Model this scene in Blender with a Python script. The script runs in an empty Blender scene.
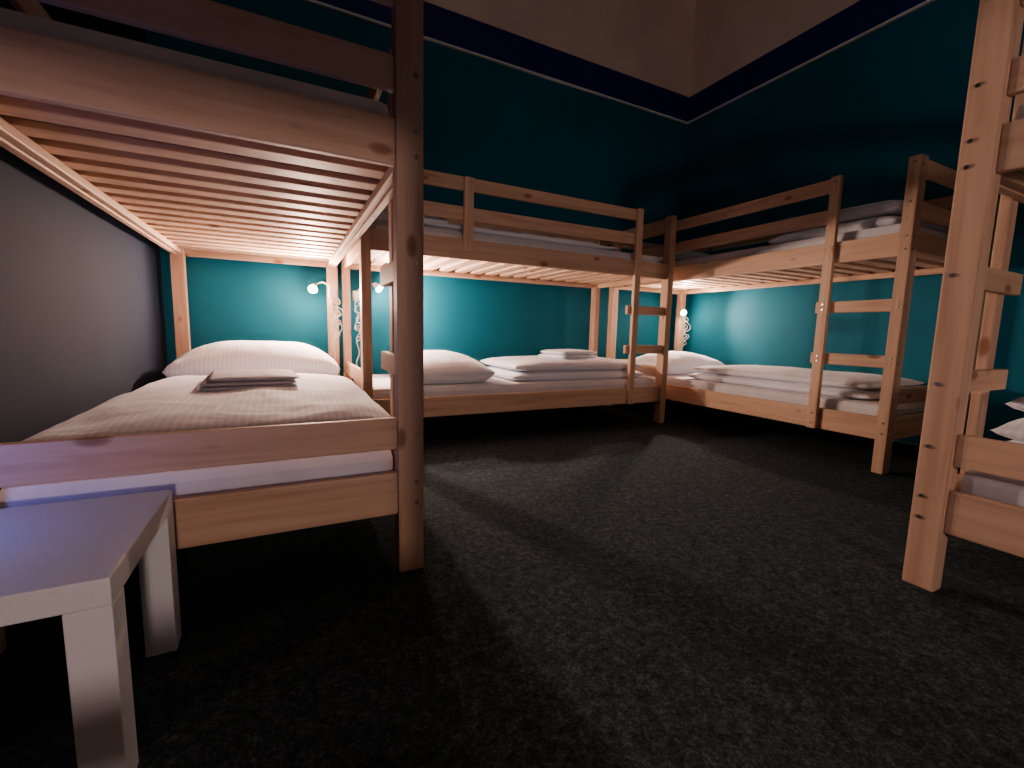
import bpy, bmesh, math, random
from mathutils import Vector, Matrix, noise
random.seed(4)
C=bpy.context.scene.collection

# ------------------------------------------------------------ materials
def newmat(name):
    m=bpy.data.materials.new(name); m.use_nodes=True
    nt=m.node_tree; b=nt.nodes['Principled BSDF']
    return m,nt,b
def N(nt,t,**k):
    n=nt.nodes.new(t)
    for a,v in k.items(): setattr(n,a,v)
    return n
def ramp(nt,stops):
    r=N(nt,'ShaderNodeValToRGB'); e=r.color_ramp.elements
    while len(e)<len(stops): e.new(0.5)
    for i,(p,c) in enumerate(stops): e[i].position=p; e[i].color=(*c,1)
    return r
def bump(nt,b,src,strength,dist=0.01):
    bp=N(nt,'ShaderNodeBump'); bp.inputs['Strength'].default_value=strength; bp.inputs['Distance'].default_value=dist
    nt.links.new(src,bp.inputs['Height']); nt.links.new(bp.outputs[0],b.inputs['Normal'])
def wood(axis):
    m,nt,b=newmat('pine_'+'xyz'[axis]); L=nt.links.new
    tc=N(nt,'ShaderNodeTexCoord'); oi=N(nt,'ShaderNodeObjectInfo')
    add=N(nt,'ShaderNodeVectorMath',operation='MULTIPLY_ADD')
    cmb=N(nt,'ShaderNodeCombineXYZ')
    for i in range(3): L(oi.outputs['Random'],cmb.inputs[i])
    L(cmb.outputs[0],add.inputs[0]); add.inputs[1].default_value=(7,11,13); L(tc.outputs['Object'],add.inputs[2])
    mp=N(nt,'ShaderNodeMapping'); s=[26,26,26]; s[axis]=1.6; mp.inputs['Scale'].default_value=s
    L(add.outputs[0],mp.inputs['Vector'])
    n1=N(nt,'ShaderNodeTexNoise'); n1.inputs['Scale'].default_value=1.6; n1.inputs['Detail'].default_value=6; n1.inputs['Distortion'].default_value=.6
    L(mp.outputs[0],n1.inputs['Vector'])
    r=ramp(nt,[(0.25,(.54,.34,.245)),(0.5,(.66,.45,.33)),(0.8,(.74,.54,.41))]); L(n1.outputs['Fac'],r.inputs[0])
    # knots
    mp2=N(nt,'ShaderNodeMapping'); s=[9,9,9]; s[axis]=4.2; mp2.inputs['Scale'].default_value=s; L(add.outputs[0],mp2.inputs['Vector'])
    vo=N(nt,'ShaderNodeTexVoronoi'); vo.inputs['Scale'].default_value=1.0; L(mp2.outputs[0],vo.inputs['Vector'])
    kr=ramp(nt,[(0.0,(1,1,1)),(0.09,(.7,.7,.7)),(0.14,(0,0,0))]); L(vo.outputs['Distance'],kr.inputs[0])
    mix=N(nt,'ShaderNodeMixRGB'); mix.inputs[2].default_value=(.28,.13,.07,1)
    L(kr.outputs[0],mix.inputs[0]); L(r.outputs[0],mix.inputs[1])
    hs=N(nt,'ShaderNodeHueSaturation'); mr=N(nt,'ShaderNodeMapRange')
    mr.inputs['To Min'].default_value=.88; mr.inputs['To Max'].default_value=1.1
    L(oi.outputs['Random'],mr.inputs[0]); L(mr.outputs[0],hs.inputs['Value']); L(mix.outputs[0],hs.inputs['Color'])
    L(hs.outputs[0],b.inputs['Base Color']); b.inputs['Roughness'].default_value=.55
    bump(nt,b,n1.outputs['Fac'],.12,.004)
    return m
W3=[wood(0),wood(1),wood(2)]

def paint(name,col,rough=.55,bs=.15,scale=60):
    m,nt,b=newmat(name); L=nt.links.new
    tc=N(nt,'ShaderNodeTexCoord'); n=N(nt,'ShaderNodeTexNoise'); n.inputs['Scale'].default_value=scale; n.inputs['Detail'].default_value=5
    L(tc.outputs['Object'],n.inputs['Vector'])
    n2=N(nt,'ShaderNodeTexNoise'); n2.inputs['Scale'].default_value=1.7; n2.inputs['Detail'].default_value=4
    L(tc.outputs['Object'],n2.inputs['Vector'])
    r=ramp(nt,[(.3,tuple(c*.86 for c in col)),(.7,tuple(min(1,c*1.1) for c in col))]); L(n2.outputs['Fac'],r.inputs[0])
    L(r.outputs[0],b.inputs['Base Color']); b.inputs['Roughness'].default_value=rough; b.inputs['Specular IOR Level'].default_value=.3
    bump(nt,b,n.outputs['Fac'],bs,.004); return m
M_teal=paint('teal_wall_paint',(.014,.17,.25),.7)
M_left=paint('grey_wall_paint',(.017,.025,.047),.8)
M_navy=paint('navy_band_paint',(.016,.030,.20),.5)
M_white=paint('cream_upper_wall_paint',(.80,.68,.60),.7)
M_trim=paint('trim_paint',(.75,.8,.84),.5)
M_rear=paint('rear_wall_paint',(.05,.25,.30),.6)

def carpet():
    m,nt,b=newmat('charcoal_carpet'); L=nt.links.new
    tc=N(nt,'ShaderNodeTexCoord')
    a=N(nt,'ShaderNodeTexNoise'); a.inputs['Scale'].default_value=190; a.inputs['Detail'].default_value=3; a.inputs['Roughness'].default_value=.8
    c=N(nt,'ShaderNodeTexNoise'); c.inputs['Scale'].default_value=60; c.inputs['Detail'].default_value=6; c.inputs['Roughness'].default_value=.75
    L(tc.outputs['Object'],a.inputs['Vector']); L(tc.outputs['Object'],c.inputs['Vector'])
    ad=N(nt,'ShaderNodeMath',operation='ADD'); L(a.outputs['Fac'],ad.inputs[0]); L(c.outputs['Fac'],ad.inputs[1])
    hf=N(nt,'ShaderNodeMath',operation='MULTIPLY'); hf.inputs[1].default_value=.5; L(ad.outputs[0],hf.inputs[0])
    r=ramp(nt,[(.36,(.016,.025,.029)),(.5,(.054,.074,.084)),(.64,(.145,.182,.20))]); L(hf.outputs[0],r.inputs[0])
    L(r.outputs[0],b.inputs['Base Color']); b.inputs['Roughness'].default_value=.95
    b.inputs['Specular IOR Level'].default_value=.15
    bump(nt,b,hf.outputs[0],.9,.008); return m
M_carpet=carpet()

def fabric(name,col,axis=0,stripe=True,wr=.2):
    m,nt,b=newmat(name); L=nt.links.new
    tc=N(nt,'ShaderNodeTexCoord')
    if stripe:
        w=N(nt,'ShaderNodeTexWave'); w.bands_direction='XY'[axis]; w.inputs['Scale'].default_value=17; w.inputs['Distortion'].default_value=.2
        w.inputs['Detail'].default_value=0
        L(tc.outputs['Object'],w.inputs['Vector'])
        r=ramp(nt,[(.42,tuple(c*.91 for c in col)),(.58,col)]); L(w.outputs['Fac'],r.inputs[0]); L(r.outputs[0],b.inputs['Base Color'])
    else: 
        n0=N(nt,'ShaderNodeTexNoise'); n0.inputs['Scale'].default_value=9; L(tc.outputs['Object'],n0.inputs['Vector'])
        r=ramp(nt,[(.3,tuple(c*.9 for c in col)),(.7,col)]); L(n0.outputs['Fac'],r.inputs[0]); L(r.outputs[0],b.inputs['Base Color'])
    b.inputs['Roughness'].default_value=.75
    b.inputs['Sheen Weight'].default_value=.15
    n=N(nt,'ShaderNodeTexNoise'); n.inputs['Scale'].default_value=5; n.inputs['Detail'].default_value=3; n.inputs['Distortion'].default_value=1.0
    L(tc.outputs['Object'],n.inputs['Vector']); bump(nt,b,n.outputs['Fac'],wr,.05)
    return m
M_linx=fabric('striped_linen_x',(.86,.89,.98),0)
M_liny=fabric('striped_linen_y',(.86,.89,.98),1)
M_sheet=fabric('mattress_sheet',(.74,.74,.80),0,False,.15)
M_towel=fabric('grey_towel_cloth',(.50,.48,.54),0,False,.3)

def plain(name,col,rough=.4,metal=0,nsc=40):
    m,nt,b=newmat(name); L=nt.links.new
    tc=N(nt,'ShaderNodeTexCoord'); n=N(nt,'ShaderNodeTexNoise'); n.inputs['Scale'].default_value=nsc
    L(tc.outputs['Object'],n.inputs['Vector'])
    r=ramp(nt,[(.3,tuple(c*.93 for c in col)),(.7,col)]); L(n.outputs['Fac'],r.inputs[0]); L(r.outputs[0],b.inputs['Base Color'])
    b.inputs['Roughness'].default_value=rough; b.inputs['Metallic'].default_value=metal; return m
M_table=plain('white_laminate',(.86,.89,.94),.35,nsc=300)
M_bolt=plain('bolt_steel',(.6,.58,.55),.3,1)
M_lamp=plain('lamp_white_plastic',(.75,.73,.68),.35)
M_cord=plain('cord_white_rubber',(.72,.70,.62),.5)
def emis(name,col,s):
    m,nt,b=newmat(name); b.inputs['Base Color'].default_value=(*col,1)
    b.inputs['Emission Color'].default_value=(*col,1); b.inputs['Emission Strength'].default_value=s; return m
M_bulb=emis('lamp_bulb_glow',(1,.78,.5),35)

# ------------------------------------------------------------ helpers
def obj(name,me,parent=None,loc=(0,0,0),mat=None):
    o=bpy.data.objects.new(name,me); o.location=loc; C.objects.link(o)
    if mat: me.materials.append(mat)
    if parent: o.parent=parent
    return o
def empty(name,loc=(0,0,0)):
    e=bpy.data.objects.new(name,None); e.location=(0,0,0); e.empty_display_size=.1; C.objects.link(e); return e
def bm_box(bm,x0,x1,y0,y1,z0,z1):
    vs=[bm.verts.new((x,y,z)) for x in(x0,x1) for y in(y0,y1) for z in(z0,z1)]
    for f in((0,1,3,2),(4,6,7,5),(0,4,5,1),(2,3,7,6),(0,2,6,4),(1,5,7,3)): bm.faces.new([vs[i] for i in f])
def finish(bm,name,bev=0,seg=2):
    bmesh.ops.recalc_face_normals(bm,faces=bm.faces)
    if bev: bmesh.ops.bevel(bm,geom=list(bm.edges),offset=bev,segments=seg,affect='EDGES',profile=.6,clamp_overlap=True)
    me=bpy.data.meshes.new(name); bm.to_mesh(me); bm.free(); return me
def box(name,parent,p,q,mat=None,bev=.003):
    lo=[min(a,b) for a,b in zip(p,q)]; hi=[max(a,b) for a,b in zip(p,q)]
    c=[(a+b)/2 for a,b in zip(lo,hi)]; s=[(b-a)/2 for a,b in zip(lo,hi)]
    bm=bmesh.new(); bm_box(bm,-s[0],s[0],-s[1],s[1],-s[2],s[2])
    me=finish(bm,name,bev)
    if mat is None: mat=W3[s.index(max(s))]
    return obj(name,me,parent,c,mat)
def boxes(name,parent,lst,mat,bev=.002):
    bm=bmesh.new()
    for p,q in lst:
        lo=[min(a,b) for a,b in zip(p,q)]; hi=[max(a,b) for a,b in zip(p,q)]
        bm_box(bm,lo[0],hi[0],lo[1],hi[1],lo[2],hi[2])
    return obj(name,finish(bm,name,bev,1),parent,(0,0,0),mat)
def smooth(o):
    for p in o.data.polygons: p.use_smooth=True

def soft(name,parent,cx,cy,z0,sx,sy,h,mat,wr=.012,crown=.3,rot=0,seed=0,e=.5):
    """rounded, slightly lumpy cushion / duvet slab resting at z0"""
    bm=bmesh.new(); nx=max(12,int(sx/.022)); ny=max(12,int(sy/.022))
    def prof(t):
        return (1-abs(t)**(1/e*2))**.5 if abs(t)<1 else 0
    top=[];bot=[]
    off=Vector((seed*3.1,seed*1.7,seed*.9))
    for i in range(nx+1):
        a=-1+2*i/nx; rt=[];rb=[]
        for j in range(ny+1):
            b=-1+2*j/ny
            aa=math.sin(a*math.pi/2)*.5+a*.5; bb=math.sin(b*math.pi/2)*.5+b*.5
            k=prof(aa)*prof(bb)
            x=aa*sx/2; y=bb*sy/2
            cr=(1-crown)+crown*(1-aa*aa)*(1-bb*bb)
            n=noise.fractal(Vector((x*5,y*5,0))+off,1,2,4)
            n2=noise.noise(Vector((x*2.3,y*7,3))+off)
            edge=noise.noise(Vector((x*4,y*4,9))+off)*.02*(1-k)
            zt=z0+h*.35+h*.65*k*cr+(n*wr+n2*wr*.4)*min(1,k*1.6)
            zb=z0+h*.35-h*.35*min(1,k*1.6)
            rt.append(bm.verts.new((x*(1+edge),y*(1+edge),zt)))
            rb.append(rt[-1] if i in(0,nx) or j in(0,ny) else bm.verts.new((x*(1+edge),y*(1+edge),zb)))
        top.append(rt);bot.append(rb)
    for i in range(nx):
        for j in range(ny):
            bm.faces.new((top[i][j],top[i+1][j],top[i+1][j+1],top[i][j+1]))
            q=[bot[i][j],bot[i][j+1],bot[i+1][j+1],bot[i+1][j]]
            if len(set(q))==4:
                try: bm.faces.new(q)
                except ValueError: pass
    bmesh.ops.recalc_face_normals(bm,faces=bm.faces)
    for v in bm.verts: v.co.z-=z0
    me=bpy.data.meshes.new(name); bm.to_mesh(me); bm.free()
    o=obj(name,me,parent,(cx,cy,z0),mat); o.rotation_euler=(0,0,rot); smooth(o); return o

def join(objs,name):
    bm=bmesh.new()
    for o in objs:
        m=Matrix.Translation(o.location)@o.rotation_euler.to_matrix().to_4x4()
        t=o.data.copy(); t.transform(m); bm.from_mesh(t)
    base=objs[0].location.copy()
    for v in bm.verts: v.co-=base
    me=bpy.data.meshes.new(name); bm.to_mesh(me); bm.free(); me.materials.append(objs[0].data.materials[0])
    for o in objs: bpy.data.objects.remove(o)
    r=obj(name,me,None,base); smooth(r); return r

# ------------------------------------------------------------ room
XL,XR,YB,YR=-.60,3.27,3.08,-2.3; ZC=3.65; ZL=2.476; ZN=2.70; T=.1
def wall(name,p,q,mat,bev=0): return box(name,None,p,q,mat,bev)
wall('floor',(XL-T,YR-T,-.08),(XR+T,YB+T,0),M_carpet)
wall('ceiling',(XL-T,YR-T,ZC),(XR+T,YB+T,ZC+.1),M_white)
wall('wall_back',(XL-T,YB,0),(XR+T,YB+T,ZC),M_teal)
wall('wall_right',(XR,YR,0),(XR+T,YB,ZC),M_teal)
wall('wall_left',(XL-T,YR,0),(XL,YB,ZC),M_left)
wall('wall_rear',(XL-T,YR-T,0),(XR+T,YR,ZC),M_rear)
wall('trim_1',(XL,YB-.008,ZL+.014),(XR,YB,ZN),M_navy)
wall('trim_2',(XR-.008,YR,ZL+.014),(XR,YB-.008,ZN),M_navy)
wall('trim_3',(XL,YB-.018,ZL),(XR,YB,ZL+.014),M_trim)
wall('trim_4',(XR-.018,YR,ZL),(XR,YB-.018,ZL+.014),M_trim)
wall('trim_5',(XL,YB-.012,ZN),(XR,YB,ZC),M_white)
wall('trim_6',(XR-.012,YR,ZN),(XR,YB-.012,ZC),M_white)

# ------------------------------------------------------------ bunk bed
H=1.367; PW,PL=.062,.045; WB=.83
def bunk(O,ax,ay,L=1.97,W=WB,supp=True):
    """O: floor point under outer corner at ladder end; ax runs along the length away
    from the ladder end, ay runs across from the ladder side to the far side."""
    e=empty('bunk_bed')
    O=Vector(O);ax=Vector(ax);ay=Vector(ay)
    def P(l,w,z): v=O+ax*l+ay*w; return (v.x,v.y,z)
    def b(name,l0,l1,w0,w1,z0,z1,mat=None,bev=.004): return box(name,e,P(l0,w0,z0),P(l1,w1,z1),mat,bev)
    for i,(l,w) in enumerate([(0,0),(L-PL,0),(0,W-PW),(L-PL,W-PW)]):
        b('post_%d'%(i+1),l,l+PL,w,w+PW,0,H)
    rt=.022
    lz=[(.150,.254),(.962,1.062)]
    for k,(z0,z1) in enumerate(lz):
        tag=['lower','upper'][k]
        b(tag+'_side_rail_1',PL,L-PL,.012,.012+rt,z0,z1)
        b(tag+'_side_rail_2',PL,L-PL,W-.012-rt,W-.012,z0,z1)
        b(tag+'_end_rail_1',.008,.008+rt,PW,W-PW,z0,z1)
        b(tag+'_end_rail_2',L-.008-rt,L-.008,PW,W-PW,z0,z1)
        b(tag+'_ledger_1',PL,L-PL,.012+rt,.012+rt+.022,z0+.005,z0+.03)
        b(tag+'_ledger_2',PL,L-PL,W-.034-.022,W-.034,z0+.005,z0+.03)
        n=17; sl=[]
        span=L-2*PL-.08
        for i in range(n):
            l=PL+.005+span*i/(n-1)
            sl.append((P(l,.036,z0+.031),P(l+.062,W-.036,z0+.047)))
        boxes(tag+'_slats',e,sl,W3[0 if abs(ay.x)>.5 else 1])
    for i,(z0,z1) in enumerate([(.312,.388),(1.118,1.19),(1.292,1.362)]):
        b('end_board_%d'%(2*i+1),.008,.008+.02,PW,W-PW,z0,z1)
        b('end_board_%d'%(2*i+2),L-.028,L-.008,PW,W-PW,z0,z1)
    LP=.34
    b('ladder_post',LP-.045,LP,-.012,.012,.150,H)
    for i,z in enumerate([.475,.725]):
        b('ladder_rung_%d'%(i+1),PL+.0005,LP+.025,.0125,.034,z,z+.055)
    for i,(z0,z1) in enumerate([(1.155,1.222),(1.300,1.366)]):
        b('guard_rail_%d'%(i+1),LP-.02,L-PL,.0125,.0305,z0,z1)
        b('guard_rail_%d'%(i+3),PL,L-PL,W-.03,W-.012,z0,z1)
    if supp: b('guard_support',L-.55,L-.50,-.010,.012,1.0,H-.005)
    bm=bmesh.new()
    def bolt(c,axis):
        m=Matrix.Translation(c)@axis.to_track_quat('Z','Y').to_matrix().to_4x4()
        bmesh.ops.create_cone(bm,cap_ends=True,segments=10,radius1=.006,radius2=.0045,depth=.005,matrix=m)
    for z in (.175,.228,.35,.50,.75,.985,1.04,1.155,1.33):
        bolt(Vector(P(-.001,.018,z)),-ax); 
        bolt(Vector(P(-.001,W-.018,z)),-ax)
    for z in(.49,.515,.74,.765,.985,1.04,.18,.228,1.18,1.34):
        bolt(Vector(P(LP-.022,-.013,z)),-ay)
        bolt(Vector(P(.022,-.001,z+.003)),-ay)
    obj('bolts',finish(bm,'bolts'),e,(0,0,0),M_bolt)
    for z,t in((.199,'lower'),(1.011,'upper')):
        v0=P(.05,.06,z);v1=P(L-.05,W-.06,z+.105)
        box(t+'_mattress',e,v0,v1,M_sheet,.028)
    return e
bunk((.291,1.04,0),(0,1,0),(-1,0,0),supp=False)
bunk((2.2865,2.185,0),(-1,0,0),(0,1,0))
bunk((2.36,.963,0),(0,1,0),(1,0,0),supp=False)
bunk((1.362,.49,0),(1,0,0),(0,-1,0),L=1.88,supp=False)
bunk((.291,-.20,0),(0,-1,0),(-1,0,0),supp=False)     # unseen bunk added behind the camera to block part of the lamplight

# ------------------------------------------------------------ bedding
MT=.304; MU=1.116
soft('duvet',None,-.125,1.875,MT,.80,1.27,.085,M_linx,.009,.15,seed=1)
soft('pillow',None,-.13,2.72,MT,.76,.46,.215,M_linx,.010,.35,seed=2)
def folded(name,cx,cy,z,sx,sy,n,hl,mat,seed=0,rot=0,wr=.004,shr=.05):
    os=[]
    for i in range(n):
        k=1-shr*i
        os.append(soft(name,None,cx+random.uniform(-.008,.008),cy+random.uniform(-.008,.008),z+i*hl*.86,sx*k,sy*k,hl,mat,wr,.15,seed=seed+i,rot=rot+random.uniform(-.02,.02),e=.35))
    return join(os,name)
folded('folded_towel',-.12,1.90,MT+.080,.29,.36,3,.016,M_towel,5,.06,wr=.0015,shr=.02)
# bunk 2
soft('pillow',None,.80,2.60,MT,.50,.66,.17,M_liny,.010,.35,seed=7)
folded('folded_duvet',1.68,2.58,MT,1.02,.60,2,.07,M_liny,9)
folded('folded_towel',1.70,2.52,MT+.128,.34,.26,2,.03,M_linx,12,.2)
soft('duvet',None,1.25,2.60,MU,1.3,.66,.06,M_liny,.012,.2,seed=14)
soft('pillow',None,.56,2.60,MU,.44,.62,.13,M_liny,.012,.35,seed=15)
# bunk 3
soft('pillow',None,2.77,2.58,MT,.66,.46,.17,M_linx,.012,.35,seed=17)
folded('folded_duvet',2.77,1.64,MT,.62,1.10,2,.058,M_linx,19)
folded('folded_duvet',2.78,1.38,MU,.60,.62,2,.085,M_linx,23)
soft('pillow',None,2.78,2.60,MU,.62,.44,.13,M_linx,.012,.35,seed=24)
# bunk 4
folded('folded_duvet',1.90,.09,MT,.90,.68,3,.074,M_liny,27)
soft('pillow',None,2.9,.07,MT,.46,.62,.16,M_liny,.012,.35,seed=28)
soft('duvet',None,2.3,.07,MU,1.5,.64,.07,M_liny,.012,.2,seed=29)
soft('duvet',None,-.125,1.95,MU,.62,1.5,.06,M_linx,.012,.2,seed=31)
soft('pillow',None,-.12,-1.88,MT,.66,.46,.17,M_linx,.012,.35,seed=37)

# ------------------------------------------------------------ side table
st=empty('side_table')
tx0,tx1,ty0,ty1=-.545,-.2,.664,.992
box('table_top',st,(tx0,ty0,.258),(tx1,ty1,.294),M_table,.0025)
lw=.046
for i,(x,y) in enumerate([(tx0,ty0),(tx1-lw,ty0),(tx0,ty1-lw),(tx1-lw,ty1-lw)]):
    box('leg_%d'%(i+1),st,(x,y,0),(x+lw,y+lw,.258),M_table,.002)

# ------------------------------------------------------------ reading lamps
def curve(name,parent,pts,r,mat):
    cu=bpy.data.curves.new(name,'CURVE'); cu.dimensions='3D'; cu.bevel_depth=r; cu.bevel_resolution=3
    s=cu.splines.new('BEZIER'); s.bezier_points.add(len(pts)-1)
    for bp,p in zip(s.bezier_points,pts): bp.co=p; bp.handle_left_type=bp.handle_right_type='AUTO'
    cu.materials.append(mat); o=bpy.data.objects.new(name,cu); C.objects.link(o); o.parent=parent; return o
def lamp(head,post,aim,spot_aim,power,glow,col=(1,.73,.58),rad=.02,cone=168):
    e=empty('reading_lamp'); h=Vector(head); p=Vector(post); d=(Vector(aim)-h).normalized()
    box('clamp',e,(p.x-.02,p.y-.02,p.z-.03),(p.x+.02,p.y+.02,p.z+.03),M_lamp,.004)
    mid=(h+p)/2+Vector((0,0,.05))
    curve('gooseneck',e,[p,p*.6+mid*.4+Vector((0,0,.02)),mid,h-d*.03],.0045,M_lamp)
    bm=bmesh.new(); rs=[(.012,-.035),(.016,-.03),(.018,-.012),(.026,.012),(.028,.018),(.0255,.018),(.022,.01),(.014,-.01)]
    m=d.to_track_quat('Z','Y').to_matrix(); rings=[]
    for r,z in rs:
        rings.append([bm.verts.new(m@Vector((r*math.cos(a*math.pi/12),r*math.sin(a*math.pi/12),z))) for a in range(24)])
    for a,b in zip(rings,rings[1:]):
        for k in range(24): bm.faces.new((a[k],a[(k+1)%24],b[(k+1)%24],b[k]))
    bm.faces.new(rings[0]); 
    me=finish(bm,'shade'); o=obj('shade',me,e,h,M_lamp); smooth(o)
    bm=bmesh.new(); bmesh.ops.create_uvsphere(bm,u_segments=16,v_segments=10,radius=.017)
    o=obj('bulb',finish(bm,'bulb'),e,h+d*.012,M_bulb); smooth(o)
    # bundled cord: one long drop and a tied, looped bundle
    for q,(amp,nn,dz) in enumerate([(.012,7,.06),(.03,8,.034),(.038,5,.05)]):
        pts=[p]; s=1 if q%2 else -1; z=p.z
        for i in range(nn):
            pts.append(Vector((p.x+.012*q+s*random.uniform(.5,1)*amp,p.y-.036-.005*q+random.uniform(-.006,.006),z-.03-dz*(i+.4)+random.uniform(-.5,.5)*dz))); s=-s
        if q==0: pts.append(Vector((p.x+.02,p.y-.03,.34)))
        curve('cord_%d'%(q+1),e,pts,.0032,M_cord)
    sd=(Vector(spot_aim)-h).normalized()
    for nm,ty,en in(('bulb_light','SPOT',power),('bulb_glow','POINT',glow)):
        l=bpy.data.lights.new(nm,ty); l.energy=en; l.color=col; l.shadow_soft_size=rad
        if ty=='SPOT': l.spot_size=math.radians(cone); l.spot_blend=.4
        lo=bpy.data.objects.new(nm,l); lo.location=h+d*.045; C.objects.link(lo); lo.parent=e
        lo.rotation_euler=sd.to_track_quat('-Z','Y').to_euler()
lamp((.15,2.95,.83),(.255,2.93,.80),(.12,2.8,.75),(-.1,1.2,.80),62,5)
lamp((.53,2.97,.86),(.40,2.99,.80),(.6,2.88,.78),(1.6,2.45,.80),42,5,cone=164)
lamp((3.10,2.83,.80),(3.17,2.90,.78),(3.02,2.7,.75),(2.0,1.3,.75),46,3,cone=150)
lamp((.17,-2.03,.885),(.255,-2.13,.865),(.25,-1.9,.87),(0.6,0,.88),74,.5,(1,.76,.68),.08)  # unseen lamp added in the rear bunk, throws light onto the near beds

# ------------------------------------------------------------ lights
def light(name,t,loc,e,col,size,aim=None,**k):
    l=bpy.data.lights.new(name,t); l.energy=e; l.color=col
    if t=='AREA': l.size=size
    else: l.shadow_soft_size=size
    for a,v in k.items(): setattr(l,a,v)
    o=bpy.data.objects.new(name,l); o.location=loc; C.objects.link(o)
    if aim is not None: o.rotation_euler=(Vector(aim)-Vector(loc)).to_track_quat('-Z','Y').to_euler()
light('upper_fill','POINT',(.5,1.0,3.1),5.5,(1,.82,.76),.2)  # added fill light for the ceiling and upper walls, no fixture
light('blue_glow','POINT',(-.56,.80,.37),1.3,(.18,.26,1),.03)  # blue point light for the tint on the table top, source unseen
w=bpy.data.worlds.new('World'); bpy.context.scene.world=w; w.use_nodes=True
w.node_tree.nodes['Background'].inputs[0].default_value=(.2,.3,.5,1); w.node_tree.nodes['Background'].inputs[1].default_value=.02
try: bpy.context.scene.view_settings.look='AgX - Medium High Contrast'
except Exception: pass

# ------------------------------------------------------------ camera
f=443.1;pi_,ro,ya=[math.radians(a) for a in(6.784,1.343,26.948)]
F=Vector((math.sin(ya)*math.cos(pi_),math.cos(ya)*math.cos(pi_),-math.sin(pi_)))
R=Vector((math.cos(ya),-math.sin(ya),0));U=R.cross(F)
R2=R*math.cos(ro)+U*math.sin(ro);U2=-R*math.sin(ro)+U*math.cos(ro)
cd=bpy.data.cameras.new('camera'); cd.sensor_width=36; cd.lens=36*f/1024; cd.clip_start=.02
co=bpy.data.objects.new('camera',cd); C.objects.link(co)
m=Matrix((R2,U2,-F)).transposed().to_4x4(); m.translation=Vector((0,0,.6)); co.matrix_world=m
bpy.context.scene.camera=co
